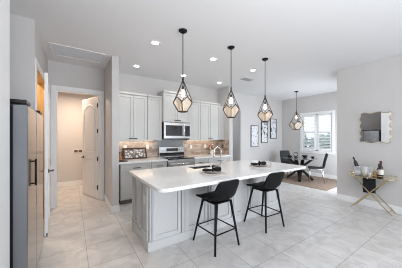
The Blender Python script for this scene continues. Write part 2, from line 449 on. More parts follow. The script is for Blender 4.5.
for (a0, a1, lb) in ((WY0+0.035, wm-0.05, 'white louvered shutter in the right half of the dining window'),
                     (wm+0.05, WY1-0.035, 'white louvered shutter in the left half of the dining window')):
    t = thing('window_shutter', lb, 'shutter', (XD+0.022, (a0+a1)/2, WZ0+0.04), group='shutters of the dining window')
    hw = (a1-a0)/2; hh = WZ1-WZ0-0.08; st = 0.032
    f = MB().box(-0.014, 0.014, -hw, -hw+st, 0, hh).box(-0.014, 0.014, hw-st, hw, 0, hh)
    f.box(-0.014, 0.014, -hw+st, hw-st, 0, 0.05).box(-0.014, 0.014, -hw+st, hw-st, hh-0.05, hh)
    zm = 1.655-WZ0-0.04
    f.box(-0.014, 0.014, -hw+st, hw-st, zm-0.025, zm+0.025)
    f.build('shutter_frame', m_trim, t, bevel=0.002)
    for (za_, zb_) in ((0.05, zm-0.025), (zm+0.025, hh-0.05)):
        n = 11 if za_ < 0.1 else 10
        q = MB()
        for k in range(n):
            z = za_+(zb_-za_)*(k+0.5)/n
            q.poly([(-0.022, -hw+st, z-0.009), (-0.022, hw-st, z-0.009), (0.022, hw-st, z+0.009), (0.022, -hw+st, z+0.009)])
        q.build('louvers', m_blind, t, solid=0.009)

# outdoors seen through the blinds
struct('ground', MB().box(7.7, 30, -12, 22, -0.3, -0.15), m_grass)
def tree(x, y, h, r, label, sd):
    t = thing('tree', label, 'tree', (x, y, -0.15), group='trees outside the dining window')
    MB().tube([(0, 0, 0), (0.05, 0.03, h*0.5), (0, 0, h*0.8)], 0.10, 10, 0.05).build('trunk', m_bark, t)
    bm = bmesh.new(); bmesh.ops.create_icosphere(bm, subdivisions=4, radius=r)
    rr = random.Random(sd)
    ph = [rr.uniform(0, 6) for _ in range(6)]
    for v in bm.verts:
        d = v.co.normalized()
        k = 1+0.16*math.sin(d.x*7+ph[0])*math.sin(d.y*8+ph[1])+0.1*math.sin(d.z*13+ph[2])*math.sin(d.x*15+ph[3])+rr.uniform(-0.05, 0.05)
        v.co = d*r*k; v.co.z *= 0.9
        v.co.z += h*0.85
    q = MB(); q.bm.free(); q.bm = bm
    q.build('foliage', m_leaf, t)
tree(15.6, 7.0, 1.1, 0.9, 'round green shrub outside the left half of the dining window', 1)
tree(15.8, 9.3, 1.5, 1.0, 'taller green tree outside the dining window near the left casing', 2)
tree(13.0, 5.0, 1.5, 0.75, 'narrow green tree outside the right half of the dining window', 3)

# ------------------------------------------------------------------ shaker fronts and hardware
def front(parent, name, x0, x1, z0, z1, y, m, hx=None, hz=None, horiz=True, rail=0.055, hl=0.13):
    """shaker front in the plane y (looks to -y); handle as a child"""
    x0 += 0.004; x1 -= 0.004; z0 += 0.003; z1 -= 0.003
    b = MB().box(x0, x1, y-0.006, y, z0, z1)
    b.box(x0, x0+rail, y-0.020, y-0.006, z0, z1).box(x1-rail, x1, y-0.020, y-0.006, z0, z1)
    b.box(x0+rail, x1-rail, y-0.020, y-0.006, z0, z0+rail).box(x0+rail, x1-rail, y-0.020, y-0.006, z1-rail, z1)
    o = b.build(name, m, parent, bevel=0.0025)
    if hx is not None:
        yy = y-0.020
        if horiz:
            h = MB().tube([(hx-hl/2, yy-0.024, hz), (hx+hl/2, yy-0.024, hz)], 0.008, 8)
            for s_ in (-1, 1): h.tube([(hx+s_*hl*0.38, yy, hz), (hx+s_*hl*0.38, yy-0.024, hz)], 0.005, 6)
        else:
            h = MB().tube([(hx, yy-0.024, hz-hl/2), (hx, yy-0.024, hz+hl/2)], 0.0065, 8)
            for s_ in (-1, 1): h.tube([(hx, yy, hz+s_*hl*0.38), (hx, yy-0.024, hz+s_*hl*0.38)], 0.005, 6)
        h.build('handle', m_handle, o, smooth=True)
    return o

def upper(x0, x1, z0, z1, yf, doors, label, crown=0.05, group='upper cabinets on the kitchen wall'):
    t = thing('wall_cabinet', label, 'cabinet', ((x0+x1)/2, YW, z0), group=group)
    ox, oy = (x0+x1)/2, YW
    MB().box(x0-ox, x1-ox, yf-oy, -0.002, 0, z1-z0).build('cabinet_body', m_cab, t, bevel=0.002)
    for (a, c, hx) in doors:
        front(t, 'door', a-ox, c-ox, 0.0, z1-z0, yf-oy, m_cab, None if hx is None else hx-ox, 0.05, True, hl=0.085)
    if crown:
        b = MB()
        b.box(x0-ox, x1-ox, yf-oy-0.02, -0.002, z1-z0, z1-z0+0.012).box(x0-ox, x1-ox, yf-oy-0.035, -0.002, z1-z0+0.012, z1-z0+crown)
        b.build('crown_moulding', m_cab, t, bevel=0.004)
    return t
UZ0, UZ1, UF = 1.375, 2.44, 4.66
upper(0.845, 1.515, UZ0, UZ1, UF, [(0.845, 1.18, 1.13), (1.18, 1.515, 1.23)], 'two-door light grey wall cabinet beside the left wing wall')
upper(1.52, 1.895, UZ0, UZ1, UF, [(1.52, 1.895, None)], 'single-door light grey wall cabinet left of the microwave')
upper(1.90, 2.68, 1.845, 2.58, 4.58, [(1.90, 2.29, 2.24), (2.29, 2.68, 2.34)], 'raised deeper two-door grey cabinet above the microwave', crown=0.06)
upper(2.685, 3.06, UZ0, UZ1, UF, [(2.685, 3.06, None)], 'single-door light grey wall cabinet just right of the microwave')
upper(3.065, 3.80, UZ0, UZ1, UF, [(3.065, 3.43, 3.38), (3.43, 3.80, 3.48)], 'two-door light grey wall cabinet nearest the right wing wall')
struct('trim_5', MB().box(0.757, 0.843, UF+0.005, YW-0.002, UZ0, UZ1).box(3.802, 3.964, UF+0.005, YW-0.002, UZ0, UZ1), m_cab)

def lower(x0, x1, units, label):
    yf = 4.37
    ox, oy = (x0+x1)/2, YW
    t = thing('base_cabinet', label, 'cabinet', (ox, oy, 0), group='base cabinets on the kitchen wall')
    MB().box(x0-ox, x1-ox, yf-oy, -0.002, 0.10, 0.878).build('cabinet_body', m_cab, t, bevel=0.002)
    MB().box(x0-ox+0.01, x1-ox-0.01, yf-oy+0.06, -0.004, 0, 0.10).build('toe_kick', m_cabdark, t)
    for (a, c, nd) in units:
        front(t, 'drawer', a-ox, c-ox, 0.69, 0.868, yf-oy, m_cab, (a+c)/2-ox, 0.78, True, rail=0.04, hl=0.16)
        for k in range(nd):
            p = a+(c-a)*k/nd; q = a+(c-a)*(k+1)/nd
            hx = (q-0.04) if k == 0 and nd == 2 else (p+0.04)
            front(t, 'door', p-ox, q-ox, 0.11, 0.685, yf-oy, m_cab, hx-ox, 0.60, False, hl=0.10)
    return t
lower(0.845, 1.52, [(0.845, 1.52, 2)], 'grey base cabinet with wide drawer beside the left wing wall')
lower(1.525, 1.905, [(1.525, 1.905, 1)], 'narrow grey base cabinet with drawer left of the range')
lower(2.685, 3.14, [(2.685, 3.14, 1)], 'narrow grey base cabinet with drawer right of the range')
lower(3.145, 3.90, [(3.145, 3.90, 2)], 'wide grey base cabinet beside the right wing wall')
tag(MB().box(0.757, 1.912, 4.325, YW-0.002, 0.88, 0.92).build('countertop', m_quartz, bevel=0.004), 'white quartz countertop left of the range', 'countertop')
tag(MB().box(2.680, 3.963, 4.325, YW-0.002, 0.88, 0.92).build('countertop', m_quartz, bevel=0.004), 'white quartz countertop right of the range', 'countertop')
struct('wall_backsplash', MB().box(0.757, 3.963, YW-0.010, YW-0.0005, 0.921, 1.374).box(3.953, 3.963, 4.42, YW-0.012, 0.921, 1.374), m_splash)
m_gtile = mat('grey_glazed_tile', (0.34, 0.345, 0.355), 0.2, vary=0.12, scale=14)
struct('wall_range_tile', MB().box(1.905, 2.675, YW-0.0115, YW-0.0005, 0.925, 1.45), m_gtile)

# under-cabinet lights (warm glow on the tile)
for (x, wd, lb, pw) in ((1.30, 0.9, 'slim warm light bar under the cabinets left of the microwave', 0.8), (3.25, 1.0, 'slim warm light bar under the cabinets right of the microwave', 0.6)):
    t = thing('under_cabinet_light', lb, 'light', (x, 4.88, 1.360), group='light bars under the wall cabinets')
    MB().box(-wd/2, wd/2, -0.02, 0.02, 0.004, 0.014).build('housing', m_plastic, t)
    MB().box(-wd/2+0.01, wd/2-0.01, -0.015, 0.015, 0.001, 0.004).build('diffuser', mat('led_strip', (1, 1, 1), 0.4, emis=(1.0, 0.8, 0.58), estr=2), t)
    area('under_cabinet_lamp', (x, 4.88, 1.356), (0, 0, 0), wd, 0.03, pw, (1.0, 0.79, 0.56))

# outlets on the tile
def outlet(x, y, z, label, rz=0, group='outlets on the backsplash', sw=False):
    t = thing('wall_switch' if sw else 'wall_outlet', label, 'switch' if sw else 'outlet', (x, y, z), rz, group)
    MB().box(-0.037, 0.037, -0.006, 0, -0.058, 0.058).build('cover_plate', m_plastic, t, bevel=0.002)
    if sw: MB().box(-0.017, 0.017, -0.010, -0.006, -0.033, 0.033).build('rocker', m_white, t)
    else:
        for zz in (-0.022, 0.022): MB().tube([(0, -0.006, zz), (0, -0.009, zz)], 0.016, 12).build('socket', m_white, t)
    return t
outlet(1.07, YW-0.010, 1.20, 'white outlet above the black framed tray on the counter, left one')
outlet(1.63, YW-0.010, 1.20, 'white outlet on the stone tile between framed tray and range')
outlet(2.95, YW-0.010, 1.17, 'white outlet on the stone tile just right of the range')
outlet(3.46, YW-0.010, 1.17, 'white outlet on the stone tile left of the orange flowers')
outlet(3.953, 4.70, 1.17, 'white outlet on the tiled side wall right of the flowers', PI/2)
outlet(0.625, 4.42, 1.32, 'white light switch on the wing wall by the laundry door', -PI/2, 'wall switches', True)

# ------------------------------------------------------------------ range
t = thing('kitchen_range', 'stainless steel electric range with black glass oven door', 'range', (2.296, YW, 0))
W = 0.378
MB().box(-W, W, -0.63, -0.02, 0.06, 0.90).build('range_body', m_steel, t, bevel=0.003)
MB().box(-W+0.02, W-0.02, -0.60, -0.04, 0, 0.06).build('toe_kick', m_blackpl, t)
MB().box(-W, W, -0.655, -0.09, 0.90, 0.922).build('cooktop', m_blackgl, t, bevel=0.004)
bgp = MB().box(-W, W, -0.09, -0.012, 0.90, 1.19).build('backguard', m_steel, t, bevel=0.006)
MB().box(-0.17, 0.17, -0.096, -0.09, 1.07, 1.15).build('control_display', m_blackgl, bgp)
MB().box(-W+0.01, W-0.01, -0.094, -0.09, 0.93, 1.03).build('black_panel', m_blackgl, bgp)
for x in (-0.32, -0.25, 0.25, 0.32):
    MB().tube([(x, -0.09, 1.11), (x, -0.12, 1.11)], 0.023, 16).build('knob', m_steel, bgp, smooth=False)
od = MB().box(-W+0.003, W-0.003, -0.675, -0.63, 0.26, 0.86).build('oven_door', m_steel, t, bevel=0.004)
MB().box(-W+0.07, W-0.07, -0.679, -0.675, 0.36, 0.70).build('oven_glass', m_blackgl, od)
h = MB().tube([(-W+0.04, -0.72, 0.80), (W-0.04, -0.72, 0.80)], 0.013, 12)
for s_ in (-1, 1): h.tube([(s_*(W-0.07), -0.675, 0.80), (s_*(W-0.07), -0.72, 0.80)], 0.009, 8)
h.build('handle', m_chrome, od, smooth=True)
MB().box(-W+0.003, W-0.003, -0.67, -0.63, 0.065, 0.25).build('warming_drawer', m_steel, t, bevel=0.004)
for (x, y, r) in ((-0.19, -0.50, 0.105), (0.19, -0.50, 0.085), (-0.19, -0.24, 0.08), (0.19, -0.24, 0.10)):
    MB().lathe([(r-0.004, 0.9222), (r-0.004, 0.9228), (r, 0.9228), (r, 0.9222)], (x, y, 0), 32, close=False).build('burner_ring', m_grille, t)

# ------------------------------------------------------------------ microwave
t = thing('microwave', 'stainless over-the-range microwave with black window', 'microwave', (2.29, YW, 1.415))
MB().box(-0.378, 0.378, -0.42, -0.012, 0, 0.42).build('microwave_body', m_steeld, t, bevel=0.003)
md = MB().box(-0.376, 0.20, -0.445, -0.42, 0.012, 0.418).build('door', m_steel, t, bevel=0.004)
MB().box(-0.34, 0.135, -0.449, -0.445, 0.075, 0.345).build('door_glass', m_blackgl, md)
h = MB().tube([(0.17, -0.485, 0.06), (0.17, -0.485, 0.38)], 0.011, 10)
for z in (0.09, 0.35): h.tube([(0.17, -0.445, z), (0.17, -0.485, z)], 0.007, 8)
h.build('handle', m_chrome, md, smooth=True)
cp = MB().box(0.203, 0.376, -0.445, -0.42, 0.012, 0.418).build('control_panel', m_steel, t, bevel=0.003)
MB().box(0.22, 0.36, -0.449, -0.445, 0.06, 0.345).build('keypad', m_blackgl, cp)
MB().box(-0.36, 0.36, -0.40, -0.10, -0.012, 0).build('vent_filter', m_blackpl, t)

# ------------------------------------------------------------------ refrigerator
t = thing('refrigerator', 'tall dark stainless refrigerator in the left wall alcove', 'refrigerator', (-0.41, 2.68, 0))
# local x -> world x + .41 offset ; doors face +x
MB().box(-0.78, -0.045, -0.50, 0.50, 0.03, 1.76).build('case', m_blackpl, t, bevel=0.004)
MB().box(-0.76, -0.05, -0.48, 0.48, 0, 0.03).build('feet_rail', m_blackpl, t)
for y0, y1, nm, hy in ((-0.515, -0.033, 'fridge_door', -0.30), (-0.028, 0.515, 'freezer_door', 0.0)):
    d = MB().box(0.002, 0.095, y0, y1, 0.08, 1.73).build(nm, m_steeld, t, bevel=0.012)
    MB().box(-0.044, 0.002, y0+0.01, y1-0.01, 0.09, 1.72).build('door_gasket', m_blackpl, d)
    if nm == 'fridge_door': MB().box(0.004, 0.093, y0-0.003, y0+0.004, 0.084, 1.726).build('side_cap', m_fridgeside, d)
    if nm == 'fridge_door':
        h = MB().tube([(0.118, -0.27, 1.00), (0.118, -0.27, 1.25)], 0.009, 12)
        for z in (1.02, 1.23): h.tube([(0.095, -0.27, z), (0.118, -0.27, z)], 0.007, 8)
        h.build('handle', m_handle, d, smooth=True)
MB().box(-0.12, 0.085, -0.50, -0.30, 1.745, 1.775).build('hinge_cover', m_blackpl, t, bevel=0.005)
MB().box(-0.12, 0.085, 0.30, 0.50, 1.745, 1.775).build('hinge_cover', m_blackpl, t, bevel=0.005)
MB().box(-0.045, 0.08, -0.49, 0.49, 0.02, 0.075).build('kick_grille', m_blackpl, t)

# ------------------------------------------------------------------ island
IX0, IX1, IY0, IY1 = 0.80, 3.56, 2.40, 3.18
t = thing('kitchen_island', 'long pale grey panelled kitchen island under white quartz', 'island', ((IX0+IX1)/2, (IY0+IY1)/2, 0))
ox, oy = (IX0+IX1)/2, (IY0+IY1)/2
hx, hy = (IX1-IX0)/2, (IY1-IY0)/2
b = MB().box(-hx+0.03, 1.70-ox, -hy+0.03, hy-0.03, 0, 0.879).box(2.36-ox, hx-0.03, -hy+0.03, hy-0.03, 0, 0.879)
b.box(1.70-ox, 2.36-ox, -hy+0.03, 2.76-oy, 0, 0.879).box(1.70-ox, 2.36-ox, 2.76-oy, hy-0.03, 0, 0.68)
b.build('island_body', m_isl, t)
MB().box(-hx-0.012, hx+0.012, -hy-0.012, hy+0.0, 0, 0.12).build('base_skirt', m_isl, t, bevel=0.006)
# front posts (fluted) and framed panels
def post(x0, x1):
    b = MB().box(x0+0.010, x1-0.010, -hy, -hy+0.03, 0.12, 0.879)
    mid = (x0+x1)/2
    b.box(x0+0.010, mid-0.006, -hy-0.012, -hy, 0.121, 0.878).box(mid+0.006, x1-0.010, -hy-0.012, -hy, 0.121, 0.878)
    b.build('post', m_isl, t, bevel=0.004)
def ipanel(x0, x1):
    b = MB().box(x0, x1, -hy+0.022, -hy+0.03, 0.12, 0.879)
    rr = 0.045
    b.box(x0, x0+rr, -hy+0.002, -hy+0.022, 0.12, 0.879).box(x1-rr, x1, -hy+0.002, -hy+0.022, 0.12, 0.879)
    b.box(x0+rr, x1-rr, -hy+0.002, -hy+0.022, 0.12, 0.18).box(x0+rr, x1-rr, -hy+0.002, -hy+0.022, 0.82, 0.879)
    b.build('front_panel', m_isl, t, bevel=0.003)
px = [IX0, 0.86, 1.26, 1.34, 1.72, 1.80, 2.20, 2.28, 2.66, 2.74, 3.10, 3.18, 3.50, IX1]
for i in range(0, len(px), 2): post(px[i]-ox, px[i+1]-ox)
for i in range(1, len(px)-1, 2): ipanel(px[i]-ox, px[i+1]-ox)
# left end panels (face -x)
def endpanel(y0, y1):
    b = MB().box(-hx+0.022, -hx+0.03, y0, y1, 0.12, 0.879)
    rr = 0.045
    b.box(-hx+0.002, -hx+0.022, y0, y0+rr, 0.12, 0.879).box(-hx+0.002, -hx+0.022, y1-rr, y1, 0.12, 0.879)
    b.box(-hx+0.002, -hx+0.022, y0+rr, y1-rr, 0.12, 0.18).box(-hx+0.002, -hx+0.022, y0+rr, y1-rr, 0.82, 0.879)
    b.build('end_panel', m_isl, t, bevel=0.003)
endpanel(2.46-oy, 2.80-oy); endpanel(2.86-oy, 3.14-oy)
for a, c in ((2.4301-oy, 2.46-oy), (2.80-oy, 2.86-oy), (3.14-oy, IY1-oy)):
    MB().box(-hx-0.012, -hx+0.03, a+0.006, c-0.006, 0.12, 0.879).build('end_post', m_isl, t, bevel=0.004)
MB().box(hx-0.03, hx, -hy+0.0301, hy, 0.12, 0.879).build('end_panel', m_isl, t, bevel=0.003)
for k in range(5):
    x0 = -hx+0.03+k*(2*hx-0.06)/5; x1 = x0+(2*hx-0.06)/5
    MB().box(x0+0.003, x1-0.003, hy-0.03, hy-0.008, 0.12, 0.875).build('back_door', m_isl, t, bevel=0.003)
outlet(0.796+0.022+0.004, 2.64, 0.60, 'white outlet on the left end panel of the island', -PI/2, 'outlets on the island')

# island counter (rounded rectangle with a sink cut-out)
CX0, CX1, CY0, CY1 = 0.74, 3.62, 1.87, 3.215
SX0, SX1, SY0, SY1 = 1.72, 2.34, 2.78, 3.08
b = MB()
z0, z1 = 0.88, 0.92
def rr_corner(cx, cy, r, a0, a1, n=6): return [(cx+r*math.cos(a0+(a1-a0)*k/n), cy+r*math.sin(a0+(a1-a0)*k/n)) for k in range(n+1)]
r_ = 0.09
outer = rr_corner(CX0+r_, CY0+r_, r_, PI, 1.5*PI) + rr_corner(CX1-r_, CY0+r_, r_, 1.5*PI, 2*PI) + rr_corner(CX1-r_, CY1-r_, r_, 0, PI/2) + rr_corner(CX0+r_, CY1-r_, r_, PI/2, PI)
# slab in four pieces welded around the sink opening, joined in one mesh
bm = b.bm
def slab_ring(z, flip):
    o_ = [bm.verts.new((x, y, z)) for x, y in outer]
    i_ = [bm.verts.new(p+(z,)) for p in ((SX0, SY0), (SX1, SY0), (SX1, SY1), (SX0, SY1))]
    n = 7
    mids = [[o_[k] for k in range(j*n, j*n+n)] for j in range(4)]
    for j in range(4):
        j2 = (j+1) % 4
        f = [mids[j][-1]] + [mids[j2][0]] + [i_[j2], i_[j]]
        bm.faces.new(f)
        bm.faces.new([i_[j]] + mids[j])
    return o_, i_
o0, i0 = slab_ring(z0, True); o1, i1 = slab_ring(z1, False)
for k in range(len(o0)): bm.faces.new((o0[k], o0[(k+1) % len(o0)], o1[(k+1) % len(o0)], o1[k]))
for k in range(4): bm.faces.new((i0[k], i0[(k+1) % 4], i1[(k+1) % 4], i1[k]))
tag(b.build('countertop', m_quartz, bevel=0.004), 'large white quartz island countertop with overhang for stools', 'countertop')
# sink and faucet
t = thing('island_sink', 'stainless undermount sink set in the island countertop', 'sink', ((SX0+SX1)/2, (SY0+SY1)/2, 0.70))
sx, sy = (SX1-SX0)/2-0.002, (SY1-SY0)/2-0.002
b = MB().box(-sx, sx, -sy, sy, -0.01, 0.0).box(-sx, -sx+0.01, -sy, sy, 0, 0.20).box(sx-0.01, sx, -sy, sy, 0, 0.20)
b.box(-sx+0.01, sx-0.01, -sy, -sy+0.01, 0, 0.20).box(-sx+0.01, sx-0.01, sy-0.01, sy, 0, 0.20)
b.build('basin', m_steel, t)
MB().tube([(0, 0, 0), (0, 0, 0.004)], 0.04, 20).build('drain', m_chrome, t)
t = thing('faucet', 'tall chrome gooseneck faucet standing beside the island sink', 'faucet', (2.42, 2.93, 0.9205))
MB().lathe([(0.028, 0), (0.028, 0.012), (0.020, 0.02), (0.018, 0.07)], n=20).build('base', m_chrome, t, smooth=True)
pts = [(0, 0, 0.05), (0, 0, 0.26)]
for k in range(1, 13):
    a = PI*k/12; pts.append((-0.085+0.085*math.cos(a), 0, 0.26+0.085*math.sin(a)))
pts += [(-0.17, 0, 0.22)]
MB().tube(pts, 0.012, 12).build('spout', m_chrome, t, smooth=True)
MB().tube([(-0.17, 0, 0.225), (-0.17, 0, 0.15)], 0.017, 12).build('spray_head', m_chrome, t, smooth=True)
MB().tube([(0, -0.015, 0.06), (0.0, -0.05, 0.075), (0.0, -0.10, 0.10)], 0.007, 8).build('handle', m_chrome, t, smooth=True)
t = thing('soap_dispenser', 'small chrome soap pump between the sink and the plates', 'soap dispenser', (2.03, 2.74, 0.9205))
MB().lathe([(0.020, 0), (0.020, 0.01), (0.012, 0.015), (0.012, 0.075), (0.016, 0.08), (0.016, 0.10), (0, 0.10)], n=16).build('pump_body', m_chrome, t, smooth=True)
MB().tube([(0, 0, 0.095), (-0.03, 0.03, 0.10), (-0.055, 0.055, 0.09)], 0.006, 8).build('nozzle', m_chrome, t, smooth=True)

# place settings
def setting(x, y, lp, ln, lpl):
    tag(MB().lathe([(0.195, 0), (0.20, 0.004), (0.195, 0.008), (0, 0.008)], n=40).build('placemat', m_plate, loc=(x, y, 0.9205), smooth=False), lp, 'placemat', 'round placemats on the island')
    p = MB().lathe([(0.07, 0), (0.075, 0.006), (0.125, 0.016), (0.13, 0.02), (0.12, 0.018), (0.07, 0.009), (0, 0.008)], n=36).build('plate', m_plate2, loc=(x, y, 0.929), smooth=True)
    tag(p, lpl, 'plate', 'plates on the placemats')
    # folded, knotted napkin: two lobes and a ring
    t = thing('napkin', ln, 'napkin', (x, y, 0.9455), -0.58, 'black napkins on the island')
    t.scale = (0.85, 1.0, 1.0)
    rr = random.Random(x)
    for s_, ln_ in ((-1, 0.19), (1, 0.15)):
        bm = bmesh.new(); bmesh.ops.create_uvsphere(bm, u_segments=20, v_segments=12, radius=1)
        for v in bm.verts:
            c = v.co
            tt = c.x*s_
            wd = 0.036+0.03*max(0, tt)
            f = 1+0.22*math.sin(c.y*9+s_)*max(0, tt+0.3)
            v.co = Vector((c.x*ln_/2+s_*ln_/2, c.y*wd, (c.z*(0.026+0.006*s_)+0.026+0.006*s_)*f))
        q = MB(); q.bm.free(); q.bm = bm
        q.build('napkin_fold', m_blackcloth, t, smooth=True)
    MB().tube([(0.0, 0.034*math.cos(a*PI/8), 0.032+0.031*math.sin(a*PI/8)) for a in range(17)], 0.013, 8).build('napkin_ring', m_blackcloth, t, smooth=True)
setting(1.75, 2.31, 'round beige woven placemat on the island by the sink', 'black knotted napkin on the place setting nearer the sink', 'greige round plate on the placemat nearer the sink')
setting(2.86, 2.36, 'round beige woven placemat toward the far right island end', 'black knotted napkin on the far right place setting', 'greige round plate on the far right placemat')

# ------------------------------------------------------------------ bar stools
def make_stool(label, loc, rz):
    t = thing('bar_stool', label, 'bar stool', loc, rz, 'bar stools at the island')
    t.scale = (1, 1, 0.965)
    prof = [(0.235, 0.618), (0.245, 0.642), (0.20, 0.658), (0.06, 0.648), (-0.08, 0.645), (-0.165, 0.665), (-0.208, 0.72), (-0.232, 0.79), (-0.255, 0.865), (-0.268, 0.925), (-0.272, 0.945)]
    wid = [0.16, 0.19, 0.21, 0.215, 0.215, 0.21, 0.205, 0.205, 0.20, 0.185, 0.165]
    bm = bmesh.new(); NU = 12; rows = []
    for i, ((y, z), w_) in enumerate(zip(prof, wid)):
        row = []
        for k in range(NU+1):
            u = -1+2*k/NU
            up = min(1, max(0, (i-1)/4)) * 0.5
            side = abs(u)**3
            back = max(0, min(1, (i-4)/2.5))
            zz = z + side*(0.018 + 0.05*min(1, max(0, (i-2)/3)))*(1-back*0.85) - back*0.022*side*(i/10)
            yy = y + back*(0.075-0.06*max(0, (i-6)/4))*abs(u)**2.2
            row.append(bm.verts.new((u*w_, yy, zz)))
        rows.append(row)
    for a, c in zip(rows, rows[1:]):
        for k in range(NU): bm.faces.new((a[k], a[k+1], c[k+1], c[k]))
    q = MB(); q.bm.free(); q.bm = bm
    q.build('seat_shell', m_leather, t, smooth=True, solid=0.034, sub=1)
    # seat pad
    bm = bmesh.new(); bmesh.ops.create_uvsphere(bm, u_segments=24, v_segments=12, radius=1)
    for v in bm.verts:
        c = v.co
        fx = math.copysign(abs(c.x)**0.6, c.x); fy = math.copysign(abs(c.y)**0.6, c.y)
        v.co = Vector((fx*0.185, fy*0.175+0.04, 0.664+c.z*0.022))
    q = MB(); q.bm.free(); q.bm = bm
    q.build('seat_cushion', m_leather, t, smooth=True)
    b = MB().box(-0.15, 0.15, -0.14, 0.15, 0.612, 0.628); b.build('seat_frame', m_blackmetal, t, bevel=0.003)
    top, bot = 0.135, 0.212
    def pt(sx_, sy_, z):
        k = (0.615-z)/0.615
        return (sx_*(top+(bot-top)*k), sy_*(top+(bot-top)*k)+0.022*k*(sy_+1), z)
    for sx_, sy_ in ((-1, -1), (1, -1), (1, 1), (-1, 1)):
        lg = MB().tube([pt(sx_, sy_, 0.615), pt(sx_, sy_, 0.0)], 0.018, 10, 0.013).build('leg', m_blackmetal, t, smooth=True)
    zf = 0.235
    c4 = [pt(-1, -1, zf), pt(1, -1, zf), pt(1, 1, zf), pt(-1, 1, zf)]
    for k in range(4):
        MB().tube([c4[k], c4[(k+1) % 4]], 0.009, 8).build('footrest_bar', m_blackmetal, t, smooth=True)
    return t
make_stool('black leather bar stool at the nearer left half of the island', (1.65, 2.09, 0), math.radians(3))
make_stool('black leather bar stool nearer the far right island end', (2.67, 2.095, 0), math.radians(-3))

# ------------------------------------------------------------------ pendants
def pendant(x, y, label, zb, hc, rmax, group, rot=0.2):
    """geometric pentagon-faced cage; zb = bottom, hc = cage height"""
    t = thing('pendant_light', label, 'pendant light', (x, y, H), 0, group)
    MB().lathe([(0.062, 0), (0.062, -0.012), (0.045, -0.026), (0.012, -0.03), (0.012, -0.045), (0, -0.045)], n=24).build('canopy', m_brass if False else m_blackmetal, t, smooth=False)
    za = zb+hc-H
    MB().tube([(0, 0, -0.04), (0, 0, za)], 0.0065, 8).build('rod', m_blackmetal, t, smooth=True)
    MB().lathe([(0.010, za+0.03), (0.013, za-0.01), (0.008, za-0.03), (0.006, za-0.10), (0.014, za-0.11), (0.014, za-0.155)], n=16).build('socket', m_blackmetal, t, smooth=True)
    n = 5
    zh, zl, z_b = zb+hc*0.42-H, zb+hc*0.26-H, zb-H
    rh, rl, rb = rmax*0.86, rmax, rmax*0.45
    hi = [Vector((rh*math.cos(2*PI*k/n+rot), rh*math.sin(2*PI*k/n+rot), zh)) for k in range(n)]
    lo = [Vector((rl*math.cos(2*PI*(k+.5)/n+rot), rl*math.sin(2*PI*(k+.5)/n+rot), zl)) for k in range(n)]
    bt = [Vector((rb*math.cos(2*PI*(k+.5)/n+rot), rb*math.sin(2*PI*(k+.5)/n+rot), z_b)) for k in range(n)]
    ap = Vector((0, 0, za-0.01))
    b = MB(); rt = 0.0056 if rmax < 0.2 else 0.0065
    for k in range(n):
        b.tube([ap, hi[k]], rt, 6); b.tube([hi[k], lo[k]], rt*1.35, 6); b.tube([lo[k], hi[(k+1) % n]], rt*1.35, 6)
        b.tube([lo[k], bt[k]], rt*1.35, 6); b.tube([bt[k], bt[(k+1) % n]], rt*1.35, 6)
    b.build('cage', m_brass, t, smooth=True)
    g = MB()
    for k in range(n):
        k2 = (k+1) % n
        g.poly([p*1.0 for p in (lo[k], hi[k2], lo[k2], bt[k2], bt[k])])
    g.build('glass_panels', m_amber, t, solid=0.003)
    r0 = 0.027
    MB().lathe([(0.012, za-0.15), (0.016, za-0.17), (r0, za-0.215), (r0*0.9, za-0.245), (r0*0.5, za-0.262), (0, za-0.266)], n=16).build('light_bulb', m_bulb, t, smooth=True)
    l = bpy.data.lights.new('pendant_lamp', 'POINT'); l.energy = 0.8; l.color = (1.0, 0.85, 0.68); l.shadow_soft_size = 0.03
    o = bpy.data.objects.new('pendant_lamp', l); col.objects.link(o); o.location = (x, y, zb+hc-0.30)
    return t
G = 'pendant lights over the island'
pendant(1.345, 2.50, 'geometric amber glass pendant nearest the camera, leftmost over the island', 1.83, 0.48, 0.144, G, 0.98)
pendant(2.29, 2.50, 'geometric amber glass pendant in the middle over the island', 1.80, 0.50, 0.145, G, 0.83)
pendant(3.20, 2.50, 'geometric amber glass pendant over the far right island end', 1.77, 0.50, 0.147, G, 0.66)
pendant(6.37, 3.69, 'wide geometric glass pendant hanging over the dining table', 1.72, 0.62, 0.235, 'pendant light over the dining table', 0.3)

# ------------------------------------------------------------------ recessed lights, vents
rl = [(1.14, 3.08, 'recessed downlight nearest the camera, left of the first pendant'),
      (1.17, 4.32, 'recessed downlight in front of the leftmost wall cabinets'),
      (2.34, 3.08, 'recessed downlight between the first and second pendants'),
      (2.34, 4.32, 'recessed downlight above the range, behind the first pendant rod'),
      (3.51, 3.08, 'recessed downlight between the second and third pendants'),
      (3.51, 4.32, 'recessed downlight in front of the right wing wall')]
for x, y, lb in rl:
    t = thing('recessed_light', lb, 'ceiling light', (x, y, H), 0, 'recessed ceiling lights')
    MB().lathe([(0.054, -0.001), (0.056, -0.006), (0.078, -0.004), (0.080, -0.0005)], n=28, close=False).build('trim_ring', m_trim, t, smooth=True)
    MB().lathe([(0.055, -0.0015), (0.055, -0.004), (0, -0.004)], n=28).build('diffuser', m_led, t)
    l = bpy.data.lights.new('downlight', 'SPOT'); l.energy = 14; l.color = (1.0, 0.93, 0.84); l.spot_size = 2.4; l.spot_blend = 0.8; l.shadow_soft_size = 0.07
    o = bpy.data.objects.new('downlight', l); col.objects.link(o); o.location = (x, y, H-0.012)
t = thing('ceiling_vent', 'small dark slatted air vent in the ceiling near the pendants', 'vent', (3.93, 3.66, H), 0.0)
MB().box(-0.16, 0.16, -0.075, 0.075, -0.004, -0.001).build('backing', m_ventdark, t)
b = MB().box(-0.17, 0.17, -0.085, -0.07, -0.010, -0.001).box(-0.17, 0.17, 0.07, 0.085, -0.010, -0.001).box(-0.17, -0.155, -0.07, 0.07, -0.010, -0.001).box(0.155, 0.17, -0.07, 0.07, -0.010, -0.001)
b.build('frame', m_grille, t)
